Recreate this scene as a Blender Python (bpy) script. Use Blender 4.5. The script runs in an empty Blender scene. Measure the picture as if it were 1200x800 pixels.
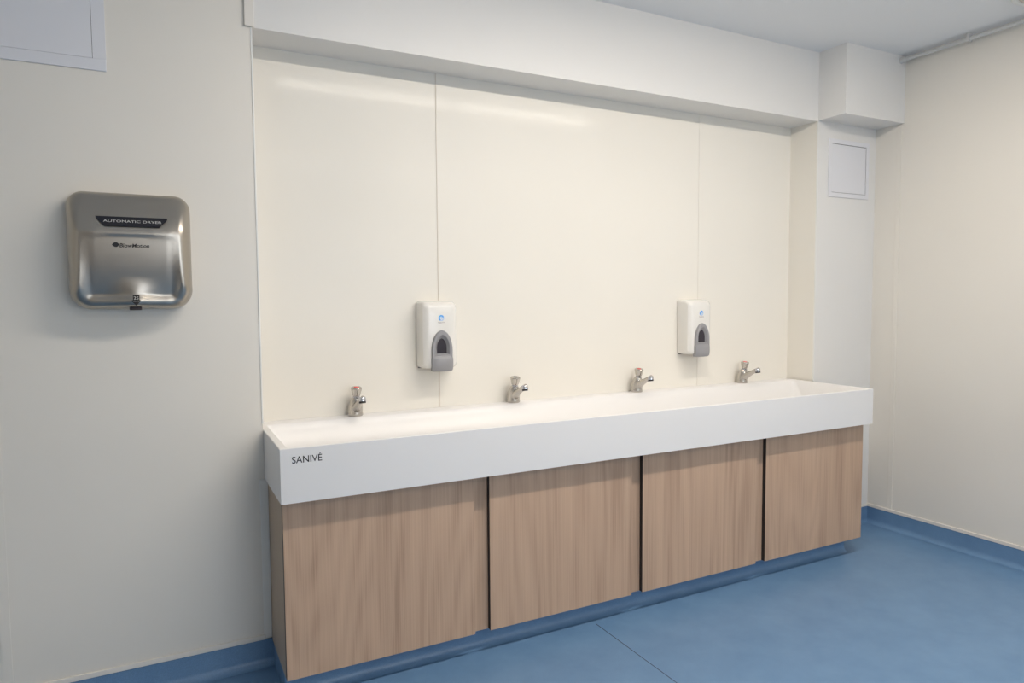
import bpy, bmesh, math, random
from mathutils import Vector, Matrix
random.seed(4)
S = bpy.context.scene
COL = S.collection

# ------------------------------------------------------------------ camera
CAM_Z = 1.3812
yaw, pitch, roll, fpx = 0.4773067, 0.06091519, -0.00729913, 804.727
fw = Vector((math.sin(yaw)*math.cos(pitch), math.cos(yaw)*math.cos(pitch), -math.sin(pitch)))
rt = Vector((math.cos(yaw), -math.sin(yaw), 0)); up = rt.cross(fw)
rr = rt*math.cos(roll) + up*math.sin(roll); uu = -rt*math.sin(roll) + up*math.cos(roll)
cd = bpy.data.cameras.new('camera'); cam = bpy.data.objects.new('camera', cd); COL.objects.link(cam)
cam.matrix_world = Matrix(((rr.x, uu.x, -fw.x, 0), (rr.y, uu.y, -fw.y, 0), (rr.z, uu.z, -fw.z, CAM_Z), (0, 0, 0, 1)))
cd.sensor_fit = 'HORIZONTAL'; cd.sensor_width = 36; cd.lens = 36*fpx/1200; cd.clip_start = .02
S.camera = cam

# ------------------------------------------------------------------ world, light, exposure
S.view_settings.view_transform = 'Standard'; S.view_settings.look = 'None'
S.view_settings.gamma = 1; S.view_settings.use_curve_mapping = False
S.view_settings.exposure = 0.06
LAMP = 56.0                     # ceiling batten diffusers
LAMP_FILL = 28.0                   # unseen battens behind the camera, added as fill light
LAMP_COL = (1.0, .905, .79)
DAY = 34                       # daylight through the window behind
DAY_COL = (.84, .91, 1.0)
w = bpy.data.worlds.new('world'); S.world = w; w.use_nodes = True
w.node_tree.nodes['Background'].inputs[0].default_value = (.8, .86, .95, 1)
w.node_tree.nodes['Background'].inputs[1].default_value = .3

RW, WY, BY, DY, YB = 3.844, 2.691, 2.878, 2.309, 2.519       # right wall, wall, recess back, trough front, boxing front
XL, XR = .340, 3.3385
LX, RY, H = -1.9, -2.6, 2.745
ZB = 2.3695                                                   # bulkhead underside

def area(name, loc, rot, sx, sy, power, col):
    l = bpy.data.lights.new(name, 'AREA'); l.shape = 'RECTANGLE'; l.size = sx; l.size_y = sy
    l.energy = power; l.color = col
    o = bpy.data.objects.new(name, l); COL.objects.link(o); o.location = loc; o.rotation_euler = rot
    return o
area('window_daylight', (1.7, RY+.05, 1.55), (math.radians(90), 0, 0), 2.6, 1.1, DAY, DAY_COL)

# ------------------------------------------------------------------ materials
def mat(name, col, rough=.5, metal=0, spec=.5, coat=0, coat_rough=.1):
    m = bpy.data.materials.new(name); m.use_nodes = True
    b = m.node_tree.nodes['Principled BSDF']
    b.inputs['Base Color'].default_value = (*col, 1); b.inputs['Roughness'].default_value = rough
    b.inputs['Metallic'].default_value = metal; b.inputs['Specular IOR Level'].default_value = spec
    b.inputs['Coat Weight'].default_value = coat; b.inputs['Coat Roughness'].default_value = coat_rough
    return m
def pos_noise(m, scale, sc=(1, 1, 1), detail=3, rough=.5, loc=(0, 0, 0)):
    nt = m.node_tree
    g = nt.nodes.new('ShaderNodeNewGeometry'); mp = nt.nodes.new('ShaderNodeMapping')
    mp.inputs['Scale'].default_value = sc; mp.inputs['Location'].default_value = loc
    n = nt.nodes.new('ShaderNodeTexNoise'); n.inputs['Scale'].default_value = scale
    n.inputs['Detail'].default_value = detail; n.inputs['Roughness'].default_value = rough
    nt.links.new(g.outputs['Position'], mp.inputs[0]); nt.links.new(mp.outputs[0], n.inputs[0])
    return n
def ramp(m, src, stops):
    nt = m.node_tree; r = nt.nodes.new('ShaderNodeValToRGB')
    while len(r.color_ramp.elements) < len(stops): r.color_ramp.elements.new(.5)
    for e, (p, c) in zip(r.color_ramp.elements, stops): e.position = p; e.color = (*c, 1)
    nt.links.new(src, r.inputs[0]); return r
def bump(m, src, strength, dist=.01):
    nt = m.node_tree; b = nt.nodes.new('ShaderNodeBump'); b.inputs['Strength'].default_value = strength
    b.inputs['Distance'].default_value = dist
    nt.links.new(src, b.inputs['Height']); nt.links.new(b.outputs[0], nt.nodes['Principled BSDF'].inputs['Normal'])
def colour(m, out): m.node_tree.links.new(out, m.node_tree.nodes['Principled BSDF'].inputs['Base Color'])

M = {}
def cladding(name, col, rough, wave):
    m = mat(name, col, rough, spec=.5)
    n = pos_noise(m, 1.0, (1.6, 1.6, 3.0), 1, .4); bump(m, n.outputs['Fac'], wave, .05)
    k = pos_noise(m, 2.5, detail=4)
    r = ramp(m, k.outputs['Fac'], [(.3, tuple(c*.985 for c in col)), (.7, col)]); colour(m, r.outputs[0])
    return m
M['wall'] = cladding('cream_wall_cladding', (.80, .765, .70), .42, .10)
M['back'] = cladding('glossy_cream_cladding', (.83, .80, .735), .5, .22)
b_ = M['back'].node_tree.nodes['Principled BSDF']; b_.inputs['Coat Weight'].default_value = .10; b_.inputs['Coat Roughness'].default_value = .10
M['back'].node_tree.nodes['Principled BSDF'].inputs['Specular IOR Level'].default_value = .25
M['pier'] = cladding('white_boxing', (.77, .762, .745), .45, .05)
M['ceil'] = mat('ceiling_white', (.84, .85, .86), .85, spec=.2)
M['trim'] = mat('white_plastic_trim', (.82, .82, .79), .35)
M['pipe'] = mat('conduit_plastic', (.58, .58, .57), .5)
M['cap'] = mat('cream_capping', (.80, .76, .70), .4)
M['seam'] = mat('joint_line', (.70, .64, .56), .7)
M['panel'] = mat('white_access_panel', (.74, .745, .78), .45)
M['gap'] = mat('dark_gap', (.06, .05, .055), .8)
M['solid'] = mat('white_solid_surface', (.82, .808, .80), .34)
n = pos_noise(M['solid'], 240, detail=1); bump(M['solid'], n.outputs['Fac'], .02, .001)
M['edge'] = mat('black_door_edge', (.018, .015, .016), .5)
M['black'] = mat('black_print', (.012, .011, .013), .45)
M['plate'] = mat('black_badge', (.012, .012, .018), .3)
M['silver'] = mat('silver_print', (.62, .62, .60), .4)
M['abs'] = mat('white_plastic', (.80, .785, .75), .22, coat=.3)
M['grey'] = mat('grey_plastic', (.30, .30, .315), .4)
M['pane'] = mat('dark_window', (.03, .025, .035), .15)
M['blue'] = mat('blue_print', (.07, .36, .80), .4)
M['pale'] = mat('pale_blue_print', (.40, .58, .84), .4)
M['print'] = mat('grey_print', (.36, .32, .34), .5)
M['red'] = mat('red_indicator', (.75, .05, .04), .35)
M['darkdot'] = mat('dark_indicator', (.14, .12, .13), .3)
M['aer'] = mat('black_aerator', (.015, .013, .016), .5)
M['chrome'] = mat('bright_chrome', (.62, .63, .68), .08, 1)
M['satin'] = mat('satin_chrome', (.55, .52, .48), .26, 1)
M['beige'] = mat('beige_lens', (.60, .54, .47), .5)
M['frame'] = mat('white_window_frame', (.8, .8, .8), .4)
M['reflboard'] = mat('beige_reflection_board', (.46, .36, .27), .4)

def vinyl():
    m = mat('blue_vinyl', (.12, .23, .35), .36, spec=.5)
    n = pos_noise(m, 5, detail=6, rough=.65)
    r = ramp(m, n.outputs['Fac'], [(.3, (.125, .240, .410)), (.7, (.160, .290, .470))])
    k = pos_noise(m, 420, detail=1)
    r2 = ramp(m, k.outputs['Fac'], [(.35, (.90, .90, .90)), (.65, (1.06, 1.06, 1.06))])
    x = m.node_tree.nodes.new('ShaderNodeMix'); x.data_type = 'RGBA'; x.blend_type = 'MULTIPLY'; x.inputs[0].default_value = 1
    m.node_tree.links.new(r.outputs[0], x.inputs[6]); m.node_tree.links.new(r2.outputs[0], x.inputs[7]); colour(m, x.outputs[2])
    bump(m, k.outputs['Fac'], .05, .001)
    return m
M['vinyl'] = vinyl()

def wood(name, seed, cx=0, light=(.585, .405, .287), dark=(.400, .268, .186)):
    m = mat(name, light, .45, spec=.35); nt = m.node_tree
    fine = pos_noise(m, 1, (230, 20, 2.0), 4, .6, (seed, 0, 0))
    broad = pos_noise(m, 1, (16, 4, .8), 3, .5, (seed*3.1, 0, seed))
    mid = pos_noise(m, 1, (60, 8, .9), 3, .55, (seed*2.3, 0, seed*.7))
    # cathedral figure: distorted bands
    fig = pos_noise(m, 1, (3.6, 1, .42), 1.5, .35, (seed*1.7, 0, seed*.37))
    mul = nt.nodes.new('ShaderNodeMath'); mul.operation = 'MULTIPLY'; mul.inputs[1].default_value = 95
    sn = nt.nodes.new('ShaderNodeMath'); sn.operation = 'SINE'
    nt.links.new(fig.outputs['Fac'], mul.inputs[0]); nt.links.new(mul.outputs[0], sn.inputs[0])
    wv = nt.nodes.new('ShaderNodeMapRange'); wv.inputs['From Min'].default_value = -1
    nt.links.new(sn.outputs[0], wv.inputs[0])
    def mx(a, b, f):
        x = nt.nodes.new('ShaderNodeMix'); x.data_type = 'FLOAT'; x.inputs[0].default_value = f
        nt.links.new(a, x.inputs[2]); nt.links.new(b, x.inputs[3]); return x.outputs[0]
    v = mx(mx(mx(broad.outputs['Fac'], mid.outputs['Fac'], .28), fine.outputs['Fac'], .46), wv.outputs[0], .08)
    r = ramp(m, v, [(.36, dark), (.48, tuple(a*.6+b*.4 for a, b in zip(light, dark))), (.64, light)])
    colour(m, r.outputs[0]); bump(m, fine.outputs['Fac'], .08, .001)
    return m
M['wood'] = [wood('ash_laminate', s) for s in ()]
M['wood'] = [wood('ash_laminate', s, c) for s, c in ((1.3, .47), (4.9, 1.22), (8.2, 2.02), (12.7, 3.02))]
M['side'] = wood('taupe_laminate_side', 21, 0, (.50, .39, .29), (.42, .325, .235))

def steel():
    m = mat('brushed_steel', (.47, .43, .375), .30, 1)
    n = pos_noise(m, 1, (500, 60, 6), 3, .6)
    mr = m.node_tree.nodes.new('ShaderNodeMapRange'); mr.inputs['To Min'].default_value = .24; mr.inputs['To Max'].default_value = .38
    m.node_tree.links.new(n.outputs['Fac'], mr.inputs[0]); m.node_tree.links.new(mr.outputs[0], m.node_tree.nodes['Principled BSDF'].inputs['Roughness'])
    bump(m, n.outputs['Fac'], .10, .0006)
    return m
M['steel'] = steel()
def lampmat(name, col, s):
    m = mat(name, (.9, .9, .9), .5); b = m.node_tree.nodes['Principled BSDF']
    b.inputs['Emission Color'].default_value = (*col, 1); b.inputs['Emission Strength'].default_value = s
    return m
M['lamp'] = lampmat('lit_diffuser', LAMP_COL, LAMP); M['lamp_fill'] = lampmat('fill_diffuser_rear', LAMP_COL, LAMP_FILL)

# ------------------------------------------------------------------ helpers
def box(bm, x0, x1, y0, y1, z0, z1, bev=0, seg=2):
    t = bmesh.new()
    v = [t.verts.new((x, y, z)) for x in (x0, x1) for y in (y0, y1) for z in (z0, z1)]
    for f in ((0, 1, 3, 2), (4, 6, 7, 5), (0, 4, 5, 1), (2, 3, 7, 6), (0, 2, 6, 4), (1, 5, 7, 3)):
        t.faces.new([v[i] for i in f])
    if bev: bmesh.ops.bevel(t, geom=t.edges[:], offset=bev, segments=seg, profile=.5, affect='EDGES')
    bmesh.ops.recalc_face_normals(t, faces=t.faces[:])
    me = bpy.data.meshes.new('t'); t.to_mesh(me); t.free(); bm.from_mesh(me); bpy.data.meshes.remove(me)
    return bm
def B(*a, **k): return box(bmesh.new(), *a, **k)
def loft(bm, rings, cap=True, cap0=None, cap1=None):
    vs = [[bm.verts.new(p) for p in r] for r in rings]
    n = len(rings[0])
    for a, b in zip(vs, vs[1:]):
        for i in range(n):
            bm.faces.new((a[i], a[(i+1) % n], b[(i+1) % n], b[i]))
    if cap0 if cap0 is not None else cap: bm.faces.new(vs[0][::-1])
    if cap1 if cap1 is not None else cap: bm.faces.new(vs[-1])
    return vs
def ring(c, axis, r, n=24, r2=None):
    ax = Vector(axis).normalized(); a = Vector((1, 0, 0)) if abs(ax.x) < .9 else Vector((0, 1, 0))
    u = (a - ax*a.dot(ax)).normalized(); v = ax.cross(u); r2 = r2 or r
    return [Vector(c) + u*math.cos(2*math.pi*i/n)*r + v*math.sin(2*math.pi*i/n)*r2 for i in range(n)]
def obj(name, bm, m, parent=None, smooth=False, bevel=0):
    bmesh.ops.recalc_face_normals(bm, faces=bm.faces[:])
    if parent is not None: bmesh.ops.translate(bm, verts=bm.verts[:], vec=-Vector(root_loc(parent)))
    me = bpy.data.meshes.new(name); bm.to_mesh(me); bm.free()
    for x in (m if isinstance(m, (list, tuple)) else [m]): me.materials.append(x)
    o = bpy.data.objects.new(name, me); COL.objects.link(o)
    if parent is not None: o.parent = parent
    if smooth:
        for p in me.polygons: p.use_smooth = True
        me.set_sharp_from_angle(angle=math.radians(smooth if smooth is not True else 40))
    if bevel:
        b = o.modifiers.new('bevel', 'BEVEL'); b.width = bevel; b.segments = 3; b.limit_method = 'ANGLE'; b.angle_limit = .7
    return o
def root_loc(o):
    p = Vector((0, 0, 0))
    while o: p = p + o.location; o = o.parent
    return p
def thing(name, label, cat, loc, group=None):
    o = bpy.data.objects.new(name, None); COL.objects.link(o); o.location = loc; o.empty_display_size = .05
    o['label'] = label; o['category'] = cat
    if group: o['group'] = group
    return o
def tag(o, label, cat, group=None):
    o['label'] = label; o['category'] = cat
    if group: o['group'] = group
    return o
def struct(name, bm, m, parent=None, **k):
    o = obj(name, bm, m, parent, **k)
    if parent is None: o['kind'] = 'structure'
    return o
def copy_thing(root, loc, label, group):
    r = root.copy(); COL.objects.link(r); r.location = loc; r['label'] = label; r['group'] = group
    for ch in root.children:
        c = ch.copy(); COL.objects.link(c); c.parent = r
        for g in ch.children:
            d = g.copy(); COL.objects.link(d); d.parent = c
    return r
def text(name, body, x0, x1, z0, z1, y, m, parent, depth=.0006, thin=0, shear=0, tilt=None):
    """lettering fitted to a rectangle on a surface facing -Y"""
    cu = bpy.data.curves.new(name, 'FONT'); cu.body = body; cu.size = 1; cu.extrude = 0; cu.offset = thin; cu.shear = shear
    to = bpy.data.objects.new(name, cu); COL.objects.link(to)
    dg = bpy.context.evaluated_depsgraph_get(); me = bpy.data.meshes.new_from_object(to.evaluated_get(dg))
    bpy.data.objects.remove(to)
    bm = bmesh.new(); bm.from_mesh(me)
    xs = [v.co.x for v in bm.verts]; ys = [v.co.y for v in bm.verts]
    ax, bx, ay, by = min(xs), max(xs), min(ys), max(ys)
    f = y if callable(y) else (lambda x, z: y)
    geo = bmesh.ops.extrude_face_region(bm, geom=bm.faces[:])
    top = {v for v in geo['geom'] if isinstance(v, bmesh.types.BMVert)}
    for v in bm.verts:
        X = x0 + (v.co.x-ax)/(bx-ax)*(x1-x0); Z = z0 + (v.co.y-ay)/(by-ay)*(z1-z0)
        v.co = (X, f(X, Z) - (depth if v in top else 0), Z)
    return obj(name, bm, m, parent)
def prism(pts, y0, y1):
    """outline (x, z) extruded from y0 to y1"""
    bm = bmesh.new(); loft(bm, [[(x, y0, z) for x, z in pts], [(x, y1, z) for x, z in pts]]); return bm

# ------------------------------------------------------------------ setting
struct('floor', B(LX-.1, RW+.1, RY-.1, BY+.1, -.05, 0), M['vinyl'])
struct('ceiling', B(LX-.1, RW+.1, RY-.1, BY+.1, H, H+.06), M['ceil'])
struct('wall_left', B(LX-.1, LX, RY, BY+.1, 0, H), M['wall'])
struct('wall_right', B(RW, RW+.1, RY, BY+.1, 0, H), M['wall'])
struct('wall_back', B(XL, XR, BY, BY+.1, 0, H), M['back'])
struct('wall_front', B(LX, XL, WY, BY+.1, 0, H), M['wall'])
bm = B(XR, RW, WY, BY+.1, 0, H)
for f in bm.faces:
    if f.normal.x < -.9: f.material_index = 1
struct('wall_pier', bm, [M['pier'], M['back']])
struct('wall_bulkhead', B(XL, XR, WY, BY, ZB, H), M['pier'])
struct('wall_boxing', B(XR, RW, YB, WY, ZB+.003, H), M['pier'])
# rear wall with a window opening
bm = bmesh.new()
wx0, wx1, wz0, wz1 = .4, 3.0, 1.0, 2.1
box(bm, LX, wx0, RY-.1, RY, 0, H); box(bm, wx1, RW, RY-.1, RY, 0, H)
box(bm, wx0, wx1, RY-.1, RY, 0, wz0); box(bm, wx0, wx1, RY-.1, RY, wz1, H)
struct('wall_rear', bm, M['wall'])
bm = bmesh.new()
for a in ((wx0, wx1, wz0, wz0+.06), (wx0, wx1, wz1-.06, wz1), (wx0, wx0+.06, wz0+.06, wz1-.06), (wx1-.06, wx1, wz0+.06, wz1-.06)):
    box(bm, a[0], a[1], RY-.09, RY-.03, a[2], a[3], .006)
for x in (wx0+.87, wx0+1.73): box(bm, x-.03, x+.03, RY-.09, RY-.03, wz0+.06, wz1-.06, .006)
struct('window_1', bm, M['frame'])
struct('reflection_board', B(LX, .3, RY, RY+.02, .12, 1.75), M['reflboard'])          # unseen beige board, added for the brown reflection in the dryer

# coved vinyl upstand along the walls
def upstand(name, axis, fixed, a, b, sgn, h=.1):
    prof = [(0, h), (.004, h)] + [(.004+.03*(1-math.cos(t)), .03*(1-math.sin(t))+.001) for t in [math.radians(x) for x in (0, 15, 30, 45, 60, 75, 90)]] + [(0, .001)]
    def P(d, z, s): return (s, fixed+sgn*d, z) if axis == 'x' else (fixed+sgn*d, s, z)
    bm = bmesh.new(); loft(bm, [[P(d, z, a) for d, z in prof], [P(d, z, b) for d, z in prof]])
    return struct(name, bm, M['vinyl'], smooth=50)
upstand('baseboard_front', 'x', WY, LX, XL+.016, -1)
upstand('baseboard_pier', 'x', WY, XR, RW, -1)
upstand('baseboard_right', 'y', RW, RY, WY, -1)
upstand('baseboard_left', 'y', LX, RY, WY, 1)
upstand('baseboard_rear', 'x', RY, LX, RW, 1)
struct('trim_1', B(LX, XL-.012, WY-.007, WY, .100, .119, .002), M['cap'])       # capping strips over the upstand
struct('trim_2', B(XR+.004, RW-.007, WY-.007, WY, .100, .113, .002), M['cap'])
struct('trim_3', B(RW-.007, RW, RY, WY, .100, .119, .002), M['cap'])
# recess corner angle (above trough thin bead, below trough wider angle)
struct('trim_4', B(XL-.004, XL+.002, WY-.0025, WY+.012, .925, ZB, .0008), M['trim'])
struct('trim_5', B(XL-.018, XL+.0112, WY-.004, WY, .104, .716, .001), M['trim'])
struct('trim_6', B(XL-.024, XL+.009, WY-.012, WY, ZB, H, .002), M['cap'])       # angle at bulkhead end
struct('trim_7', B(XR-.0015, XR+.003, WY-.0015, WY+.006, .9, ZB, .0006), M['trim'])
# panel joint strips
struct('trim_8', B(1.121, 1.146, BY-.002, BY, .902, ZB), M['back'])
struct('trim_9', B(1.1185, 1.1215, BY-.0024, BY, .902, ZB), M['seam'])
struct('trim_10', B(2.636, 2.662, BY-.002, BY, .902, ZB), M['back'])
struct('trim_11', B(2.634, 2.636, BY-.0022, BY, .902, 2.27), M['cap'])
struct('trim_12', B(1.122, 1.1465, BY-.0035, BY-.002, 2.207, ZB), M['back'])
struct('trim_13', B(RW-.003, RW, 2.532, 2.556, .119, ZB), M['wall'])
struct('trim_14', B(RW-.0034, RW, 2.553, 2.557, .119, ZB), M['cap'])
struct('trim_15', B(-.485, -.458, WY-.002, WY, .119, H), M['wall'])
# floor seam, a welded joint
bm = bmesh.new(); box(bm, 1.617, 1.6195, .4, 2.37, .0, .0006)
struct('trim_16', bm, M['edge'])

# ------------------------------------------------------------------ wash trough
t = thing('wash_trough', 'long white solid surface wash trough across the recess above the wooden cupboards', 'trough', (1.833, 2.59, .7165))
zt, zb = .9005, .7165
x0, x1, y0, y1 = XL+.0005, 3.3270, DY, BY-.0005
def rrect(x0, x1, y0, y1, z, r, n=6):
    p = []
    for cx, cy, a in ((x1-r, y1-r, 0), (x0+r, y1-r, 90), (x0+r, y0+r, 180), (x1-r, y0+r, 270)):
        for i in range(n+1):
            q = math.radians(a+90*i/n); p.append((cx+r*math.cos(q), cy+r*math.sin(q), z))
    return p
bm = bmesh.new()
loops = [rrect(x0, x1, y0, y1, zb, .0015), rrect(x0, x1, y0, y1, zt-.002, .0015), rrect(x0+.002, x1-.002, y0+.002, y1, zt, .0015)]
ix0, ix1, iy0, iy1 = x0+.027, x1-.030, y0+.013, 2.797
loops += [rrect(ix0-.003, ix1+.003, iy0-.003, iy1+.004, zt, .02), rrect(ix0, ix1, iy0, iy1, zt-.003, .02),
          rrect(ix0+.004, ix1-.006, iy0+.003, iy1-.012, zt-.03, .03), rrect(ix0+.012, ix1-.02, iy0+.008, iy1-.035, zt-.085, .05),
          rrect(ix0+.03, ix1-.045, iy0+.02, iy1-.06, zt-.105, .06), rrect(ix0+.08, ix1-.10, iy0+.07, iy1-.12, zt-.112, .06)]
loft(bm, loops)
obj('basin', bm, M['solid'], t, smooth=35)
text('lettering', 'SANIVÉ', .3785, .4755, .849, .8775, DY, M['black'], t, .0005, thin=.004)

# ------------------------------------------------------------------ cupboards and plinth
ZD = .0925
units = [(.3515, 1.1165, 1.0520, 0), (1.117, 1.8555, 1.7975, 0), (1.856, 2.6035, 2.5435, 0), (2.604, 3.3220, 3.3220, 0)]
labs = ['pale wood cupboard at the left end, under the black trough lettering',
        'pale wood cupboard under the second tap, second from the left wall',
        'pale wood cupboard under the third tap, third from the left wall',
        'pale wood cupboard at the right end nearest the room corner']
for i, (a, b, dr, _) in enumerate(units):
    t = thing('cupboard', labs[i], 'cupboard', ((a+b)/2, 2.6, ZD), 'wooden cupboards under the trough')
    bm = B(a, b, 2.3800, BY-.02, ZD, .7160)
    for f in bm.faces:
        if abs(f.calc_center_median().x - a) < 1e-4 and i == 0: f.material_index = 1
    obj('carcass', bm, [M['wood'][(i+2) % 4], M['side']], t)
    bm = B(a, dr, 2.3590, 2.3795, ZD, .7140, .0006, seg=1)
    for f in bm.faces:
        if abs(f.normal.x) > .9 or f.normal.z > .9: f.material_index = 1
    obj('door', bm, [M['wood'][i], M['edge']], t)
bm = bmesh.new()
px0, px1, py = .356, 3.285, 2.432
prof = [(py+.3, .0922), (py, .0922)] + [(py-.03*(1-math.cos(q)), .03*(1-math.sin(q))+.0012) for q in [math.radians(x) for x in (0, 15, 30, 45, 60, 75, 90)]] + [(py+.3, .0012)]
loft(bm, [[(px0, y, z) for y, z in prof], [(px1, y, z) for y, z in prof]])
tag(obj('plinth', bm, M['vinyl'], smooth=50), 'blue vinyl covered plinth set back under the wooden cupboards', 'plinth')

# ------------------------------------------------------------------ taps
def make_tap(loc, label, dot):
    X, Y, Z = loc
    t = thing('tap', label, 'tap', loc, 'push taps on the back ledge of the trough')
    def P(d, z): return (X, Y-d, Z+z*.94)
    def ring(c, axis, r, n=24, r2=None, _r=globals()['ring']): return _r(c, axis, r*1.11, n, r2*1.08 if r2 else None)
    bm = bmesh.new(); n = 28
    prof = [(0, 0, .0255), (0, .004, .0278), (0, .016, .0268), (.0008, .032, .0264), (.003, .046, .0256), (.0070, .059, .0238), (.0112, .070, .0208), (.0142, .079, .0168), (.0158, .0845, .0132)]
    tilt = Vector((0, -.16, 1))
    rings = []
    for k, (d, z, r) in enumerate(prof):
        ax = Vector((0, -.32*min(1, k/5), 1)) if z > .004 else Vector((0, 0, 1))
        rings.append(ring(P(d, z), ax, r, n))
    loft(bm, rings); obj('body', bm, M['satin'], t, smooth=50)
    bm = bmesh.new()
    path = [(.000, .032, .021, .022), (.020, .043, .0175, .021), (.042, .054, .0135, .0150), (.064, .0655, .0115, .012), (.086, .077, .0102, .0105), (.108, .0885, .0100, .0100), (.1215, .0955, .0090, .0088), (.1255, .0975, .004, .004)]
    loft(bm, [ring(P(d, z), (0, -1, .53), r, n, r2) for d, z, r, r2 in path])
    sp = obj('spout', bm, M['satin'], t, smooth=60)
    bm = bmesh.new()
    ax = (0, -.18, -1)
    path = [(.112, .099, .004), (.112, .0985, .0095), (.1125, .096, .0122), (.113, .090, .0130), (.1145, .0795, .0130)]
    loft(bm, [ring(P(d, z), ax, r, n) for d, z, r in path])
    obj('nozzle', bm, M['chrome'], sp, smooth=50)
    bm = bmesh.new()
    loft(bm, [ring(P(.1145, .0798), ax, .0124, n), ring(P(.1158, .0715), ax, .0122, n)])
    obj('aerator', bm, M['aer'], sp, smooth=50)
    bm = bmesh.new()
    A = (0, -.14, 1)
    loft(bm, [ring(P(d, z), A, r, n) for d, z, r in ((.0158, .083, .0120), (.0161, .0845, .0140), (.0165, .0875, .0140), (.0168, .089, .0112), (.0171, .093, .0112))])
    obj('collar', bm, M['chrome'], t, smooth=50)
    bm = bmesh.new()
    rings = []
    for d, z, r, fl in ((.0170, .091, .0120, .0), (.0171, .0925, .0145, .6), (.0180, .100, .0160, 1), (.0195, .111, .0184, 1), (.0208, .122, .0206, 1), (.0213, .127, .0204, .6), (.0216, .1295, .0182, .0), (.0217, .1300, .010, 0)):
        rg = ring(P(d, z), A, r, 36); c = Vector(P(d, z))
        rings.append([c+(p-c)*(1-fl*.05*(1+math.cos(6*2*math.pi*j/36))) for j, p in enumerate(rg)])
    loft(bm, rings); kn = obj('knob', bm, M['satin'], t, smooth=50)
    bm = bmesh.new()
    loft(bm, [ring(P(.0217, .1297), A, .0095, n), ring(P(.0219, .1312), A, .0090, n)])
    obj('indicator', bm, dot, kn, smooth=50)['label'] = 'red indicator disc' if dot is M['red'] else 'dark indicator disc'
    return t
tz = zt+.0003
g = 'push taps on the back ledge of the trough'
tap = make_tap((.727, 2.838, tz), 'red-topped push tap at the left end of the trough, above the lettering', M['red'])
make_tap((1.473, 2.838, tz), 'push tap without a red top, just right of the left soap dispenser', M['darkdot'])
copy_thing(tap, (2.190, 2.838, tz), 'red-topped push tap just left of the right soap dispenser', g)
copy_thing(tap, (2.932, 2.838, tz), 'red-topped push tap at the right end of the trough near the pier', g)

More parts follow.
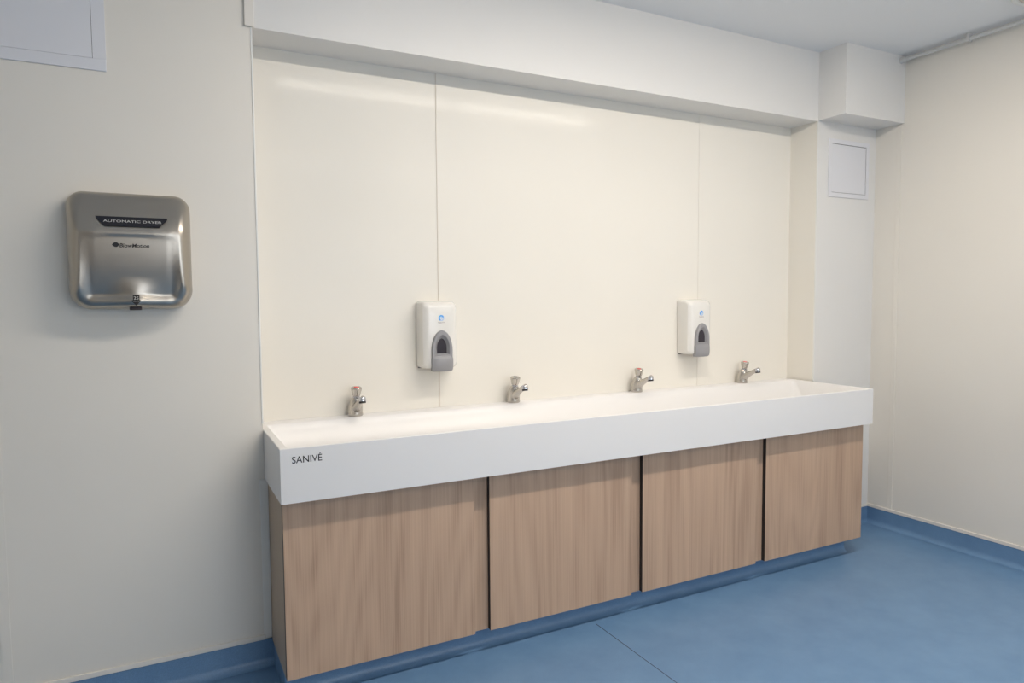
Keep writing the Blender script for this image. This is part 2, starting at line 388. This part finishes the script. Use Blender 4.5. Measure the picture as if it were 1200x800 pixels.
# ------------------------------------------------------------------ soap dispensers
def make_dispenser(cx, z0, label):
    Y = BY-.0026
    t = thing('soap_dispenser', label, 'dispenser', (cx, Y, z0), 'soap dispensers on the recess wall')
    def R(hw, za, zb_, d, r, n=5):
        return [(cx+x, Y-d, z) for x, z, _ in [(p[0], p[1], 0) for p in rrect(-hw, hw, za, zb_, 0, r, n)]]
    bm = bmesh.new()
    loft(bm, [R(.0795, z0+.006, z0+.298, 0, .012), R(.0810, z0+.006, z0+.298, .012, .014), R(.0800, z0+.006, z0+.296, .060, .018),
              R(.0775, z0+.007, z0+.291, .078, .022), R(.0660, z0+.010, z0+.281, .092, .024), R(.0560, z0+.014, z0+.270, .0965, .024), R(.030, z0+.05, z0+.24, .0985, .02)])
    body = obj('cover', bm, M['abs'], t, smooth=30)
    bm = B(cx-.076, cx+.076, Y-.02, Y-.002, z0+.0045, z0+.012, .002); obj('back_plate', bm, M['gap'], t)
    # pointed arch lever with a sunken dark sight window
    def arch(hw, zlo, zhi, zs, n=9):
        p = [(-hw, zlo)]
        for i in range(n+1):
            a = i/n; q_ = a*math.pi/2; p.append((-hw*math.cos(q_)**.92, zs+(zhi-zs)*(.80*math.sin(q_)+.20*a)))
        q = [(-x, z) for x, z in p[::-1]][1:]
        return p+q
    zl = z0-.006
    F = .112
    def A(hw, lo, hi, s, d): return [(cx+x, Y-d, z) for x, z in arch(hw, lo, hi, s)]
    bm = bmesh.new()
    loft(bm, [A(.047, zl+.02, z0+.173, z0+.085, .090), A(.047, zl+.02, z0+.173, z0+.085, F-.003), A(.0445, zl+.022, z0+.169, z0+.085, F),
              A(.0330, z0+.066, z0+.153, z0+.090, F), A(.0300, z0+.068, z0+.148, z0+.092, F-.004), A(.0235, z0+.072, z0+.138, z0+.094, F-.0125)], cap0=True, cap1=True)
    lever = obj('push_lever', bm, M['grey'], t, smooth=35)
    bm = bmesh.new()
    loft(bm, [A(.0225, z0+.0725, z0+.137, z0+.094, F-.014), A(.0225, z0+.0725, z0+.137, z0+.094, F-.0118)])
    obj('sight_window', bm, M['pane'], lever)['label'] = 'dark sight window'
    # bulging push bar at the foot of the lever
    rings = []
    for zz, d, hw in ((zl, .100, .043), (zl+.001, .112, .046), (zl+.008, .119, .0475), (zl+.030, .122, .048), (zl+.055, .121, .048), (zl+.066, .117, .0465), (zl+.070, .111, .044)):
        r = []
        for j in range(13):
            a = -1+2*j/12; r.append((cx+a*hw, Y-(d-.010*abs(a)**2.6), zz))
        r += [(cx+hw, Y-.088, zz), (cx-hw, Y-.088, zz)]
        rings.append(r)
    bm = bmesh.new(); loft(bm, rings); obj('push_bar', bm, M['grey'], lever, smooth=40)
    # round blue droplet mark and the name below it
    zc = z0+.225; yf = Y-.0968
    n = 28
    def sector(r0, r1, a0, a1, ox=0, oz=0):
        p = [(cx+ox+r1*math.cos(math.radians(a0+(a1-a0)*i/n)), zc+oz+r1*math.sin(math.radians(a0+(a1-a0)*i/n))) for i in range(n+1)]
        p += [(cx+ox+r0*math.cos(math.radians(a1+(a0-a1)*i/n)), zc+oz+r0*math.sin(math.radians(a1+(a0-a1)*i/n))) for i in range(n+1)]
        return p
    bm = prism(sector(.0062, .0130, 15, 255), yf-.0022, yf-.0008)
    lg = obj('logo', bm, M['blue'], body)
    b2 = prism(sector(.0082, .0130, -95, 10), yf-.0022, yf-.0008); obj('logo', b2, M['pale'], body)
    b3 = prism([(cx-.002, zc+.004), (cx+.002, zc+.0055), (cx+.0055, zc+.001), (cx+.005, zc-.003), (cx+.001, zc-.0045), (cx-.0015, zc-.001)], yf-.0022, yf-.0008); obj('logo', b3, M['pale'], body)
    text('lettering', 'hygiene', cx-.016, cx+.016, zc-.0235, zc-.0155, yf-.0019, M['print'], body)
    return t
d0 = make_dispenser(1.093, 1.079, 'white soap dispenser with grey push lever, between the two left taps')
copy_thing(d0, (2.570, BY-.0026, 1.077), 'white soap dispenser with grey push lever, between the two right taps', 'soap dispensers on the recess wall')

# ------------------------------------------------------------------ hand dryer
dcx, dcz, hw, hh = -.0665, 1.5505, .1815, .1925
t = thing('hand_dryer', 'brushed steel hand dryer on the cream wall left of the recess', 'hand dryer', (dcx, WY, dcz))
def sstep(a, b, x):
    x = max(0, min(1, (x-a)/(b-a))); return x*x*(3-2*x)
def face_depth(x, z):
    """distance of the steel shell from the wall at local x, z"""
    u, v = x/hw, z/hh
    d = .122
    d -= .050*sstep(.34, 1.0, v)**1.1                       # upper part rolls back to the wall
    d += .009*sstep(.52, .27, v)*sstep(1.0, .55, abs(u))**.5    # swells out to the ridge
    w_ = sstep(1.0, .62, abs(u))*sstep(.29, .20, v)
    t_ = max(0, .27-v)
    pan = .0035 + .024*t_*t_                                 # lower panel leans back towards its foot
    pan *= sstep(-1.08, -.72, v)
    d -= pan*w_
    nz = math.exp(-((x-.008)/.050)**2)*sstep(-.42, -.90, v)
    d += .016*nz                                            # nozzle bulge at the bottom
    return d
def rim(n_th=96):
    p = []
    ra, rb = .050, .066
    for cx_, cz_, a, rc in ((hw-ra, hh-ra, 0, ra), (-hw+ra, hh-ra, 90, ra), (-hw+rb, -hh+rb, 180, rb), (hw-rb, -hh+rb, 270, rb)):
        for i in range(16): q = math.radians(a+90*i/15); p.append((cx_+rc*math.cos(q), cz_+rc*math.sin(q)))
        nx = {0: (-hw+ra, hh), 90: (-hw, -hh+rb), 180: (hw-rb, -hh), 270: (hw, hh-ra)}[a]
        lx, lz = p[-1]
        for i in range(1, 14): p.append((lx+(nx[0]-lx)*i/14, lz+(nx[1]-lz)*i/14))
    return p
R0 = rim()
bm = bmesh.new(); rings = []
for s in (1.0,):
    rings.append([(dcx+x*.985, WY-.001, dcz+z*.985) for x, z in R0])
    rings.append([(dcx+x, WY-.012, dcz+z) for x, z in R0])
    rings.append([(dcx+x, WY-.045, dcz+z) for x, z in R0])
ER = .050
for k in range(1, 9):                                        # rounded edge
    q = math.radians(90*k/8); s_in = ER*(1-math.cos(q))*.75
    rg = []
    for x, z in R0:
        sx, sz = 1-s_in/hw, 1-s_in/hh
        X, Z = x*sx, z*sz; d = face_depth(X, Z)
        dd = .045+(d-.045)*math.sin(q)
        rg.append((dcx+X, WY-dd, dcz+Z))
    rings.append(rg)
s_end = 1-ER*.75/hw
for k in range(1, 46):
    f = 1-k/46
    rg = []
    for x, z in R0:
        X, Z = x*(1-ER*.75/hw)*f, z*(1-ER*.75/hh)*f
        rg.append((dcx+X, WY-face_depth(X, Z), dcz+Z))
    rings.append(rg)
loft(bm, rings)
shell = obj('shell', bm, M['steel'], t, smooth=60)
def dry_y(x, z): return WY-face_depth(x-dcx, z-dcz)-.0012
# black badge that follows the shell
def patch(pts_top, pts_bot, n, off, thick):
    bm = bmesh.new(); rows = []
    m_ = 6
    grid = []
    for j in range(m_+1):
        row = []
        for i in range(n+1):
            a = i/n; b = j/m_
            xt = pts_top[0]+(pts_top[1]-pts_top[0])*a; xt += (.5-a)*2*(.0055 if j == 0 else .0012 if j == 1 else -.0012 if j == 2 else 0); xb = pts_bot[0]+(pts_bot[1]-pts_bot[0])*a
            x = xt+(xb-xt)*b; z = pts_top[2]+(pts_bot[2]-pts_top[2])*b
            row.append(bm.verts.new((x, dry_y(x, z)-off, z)))
        grid.append(row)
    for j in range(m_):
        for i in range(n): bm.faces.new((grid[j][i], grid[j][i+1], grid[j+1][i+1], grid[j+1][i]))
    r = bmesh.ops.extrude_face_region(bm, geom=bm.faces[:])
    for v in r['geom']:
        if isinstance(v, bmesh.types.BMVert): v.co.y -= thick
    return bm
bz1, bz0 = 1.6585, 1.6260
badge = obj('badge', patch((-.168, .049, bz1), (-.138, .018, bz0), 24, -.0008, .003), M['plate'], t)
badge['label'] = 'black badge'
text('lettering', 'AUTOMATIC DRYER', -.141, .026, 1.6395, 1.6475, lambda x, z: dry_y(x, z)-.0022, M['silver'], badge)
text('lettering', 'BlowMotion', -.0975, -.0125, 1.559, 1.5715, lambda x, z: dry_y(x, z)+.0006, M['black'], shell, .0014, thin=.012, shear=.12)
def emblem(pts, o=.0): 
    bm = bmesh.new()
    a = [bm.verts.new((x, dry_y(x, z)+.0006, z)) for x, z in pts]; b = [bm.verts.new((x, dry_y(x, z)-.0006-o, z)) for x, z in pts]
    bm.faces.new(a[::-1]); bm.faces.new(b)
    for i in range(len(pts)): bm.faces.new((a[i], a[(i+1) % len(pts)], b[(i+1) % len(pts)], b[i]))
    return bm
cxl, czl = -.1085, 1.567
obj('emblem', emblem([(cxl-.011, czl), (cxl-.006, czl+.0055), (cxl-.002, czl+.0075), (cxl+.003, czl+.0075), (cxl+.007, czl+.005), (cxl+.0105, czl), (cxl+.006, czl-.0050), (cxl+.002, czl-.0075), (cxl-.003, czl-.0072), (cxl-.007, czl-.0045)]), M['black'], shell)
ax_, az_ = -.0570, 1.3800
arrow = obj('arrow_label', emblem([(ax_-.0095, az_+.025), (ax_+.0095, az_+.025), (ax_+.0095, az_+.009), (ax_+.015, az_+.007), (ax_, az_-.010), (ax_-.015, az_+.007), (ax_-.0095, az_+.009)]), M['black'], shell)
text('lettering', '25', ax_-.007, ax_+.007, az_+.0105, az_+.0205, lambda x, z: dry_y(ax_, z)-.0012, M['silver'], shell, .0005)
text('lettering', 'SECS', ax_-.009, ax_+.009, az_+.0035, az_+.0065, lambda x, z: dry_y(ax_, z)-.0012, M['silver'], shell, .0005)
obj('air_outlet', B(-.078, -.042, WY-.100, WY-.060, dcz-hh-.0025, dcz-hh+.008, .002), M['gap'], t)

# ------------------------------------------------------------------ access panels
def access_panel(x0, x1, z0, z1, fr, fr_top, label, gr, gt, gb):
    t = thing('access_panel', label, 'access panel', ((x0+x1)/2, WY, z0))
    bm = bmesh.new(); d = .006
    box(bm, x0, x1, WY-d, WY, z0, z0+fr, .0015); box(bm, x0, x1, WY-d, WY, z1-fr_top, z1, .0015)
    box(bm, x0, x0+fr, WY-d, WY, z0+fr, z1-fr_top); box(bm, x1-fr, x1, WY-d, WY, z0+fr, z1-fr_top)
    obj('frame', bm, M['panel'], t)
    obj('recess', B(x0+fr, x1-fr, WY-.0018, WY-.0003, z0+fr, z1-fr_top), M['gap'], t)
    obj('door', B(x0+fr+.0006, x1-fr-gr, WY-.0055, WY-.002, z0+fr+gb, z1-fr_top-gt, .0008), M['panel'], t)
    return t
access_panel(-.66, -.119, 2.146, 2.690, .038, .038, 'large white access panel above the hand dryer, cut off by the top left corner', .0014, .002, .0005)
access_panel(3.427, 3.777, 1.956, 2.284, .026, .026, 'small white access panel high on the pier above the right end of the trough', .0048, .0030, .0016)

# ------------------------------------------------------------------ conduit on the right wall
t = thing('conduit', 'white conduit pipe running along the top of the right wall under the ceiling', 'pipe', (3.79, 2.3, H-.03))
cx_, cz_, r_ = 3.798, H-.030, .0105
bm = bmesh.new(); loft(bm, [ring((cx_, y, cz_), (0, 1, 0), r_, 20) for y in (YB-.001, -2.0)]); obj('pipe', bm, M['pipe'], t, smooth=50)
bm = bmesh.new(); loft(bm, [ring((cx_, y, cz_), (0, 1, 0), r, 20) for y, r in ((YB-.0005, .0155), (YB-.028, .0155), (YB-.034, .012))]); obj('socket', bm, M['pipe'], t, smooth=50)
for y in (2.15, .9, -.4):
    bm = B(cx_-.015, cx_+.015, y-.009, y+.009, cz_-.013, H-.0005, .003); obj('saddle', bm, M['pipe'], t)

# round fitting on the ceiling at the frame edge
t = thing('ceiling_fitting', 'round white ceiling fitting at the top right corner of the photo', 'ceiling fitting', (3.61, 1.672, H))
bm = bmesh.new(); c = (3.61, 1.672)
loft(bm, [ring((c[0], c[1], z), (0, 0, 1), r, 48) for z, r in ((H-.0003, .168), (H-.010, .166), (H-.016, .158), (H-.014, .146), (H-.008, .142))]); obj('rim', bm, M['trim'], t, smooth=50)
bm = bmesh.new(); loft(bm, [ring((c[0], c[1], z), (0, 0, 1), r, 48) for z, r in ((H-.0075, .141), (H-.0125, .138), (H-.018, .10), (H-.020, .04))]); obj('cover', bm, M['beige'], t, smooth=50)

# ------------------------------------------------------------------ ceiling battens out of the frame, rear pair added for fill
def batten(x0, x1, y, label, m):
    t = thing('ceiling_light', label, 'ceiling light', ((x0+x1)/2, y, H), 'batten lights on the ceiling')
    bm = B(x0, x1, y-.063, y+.063, H-.03, H-.0005)
    obj('housing', bm, M['frame'], t)
    obj('diffuser', B(x0+.008, x1-.008, y-.055, y+.055, H-.042, H-.0305), m, t)
for x0_, y_ in ((.70, 1.33), (1.87, 1.33), (.7, -1.2), (2.2, -1.2)):
    batten(x0_, x0_+1.10, y_, 'white ceiling batten light', M['lamp' if y_ > 0 else 'lamp_fill'])
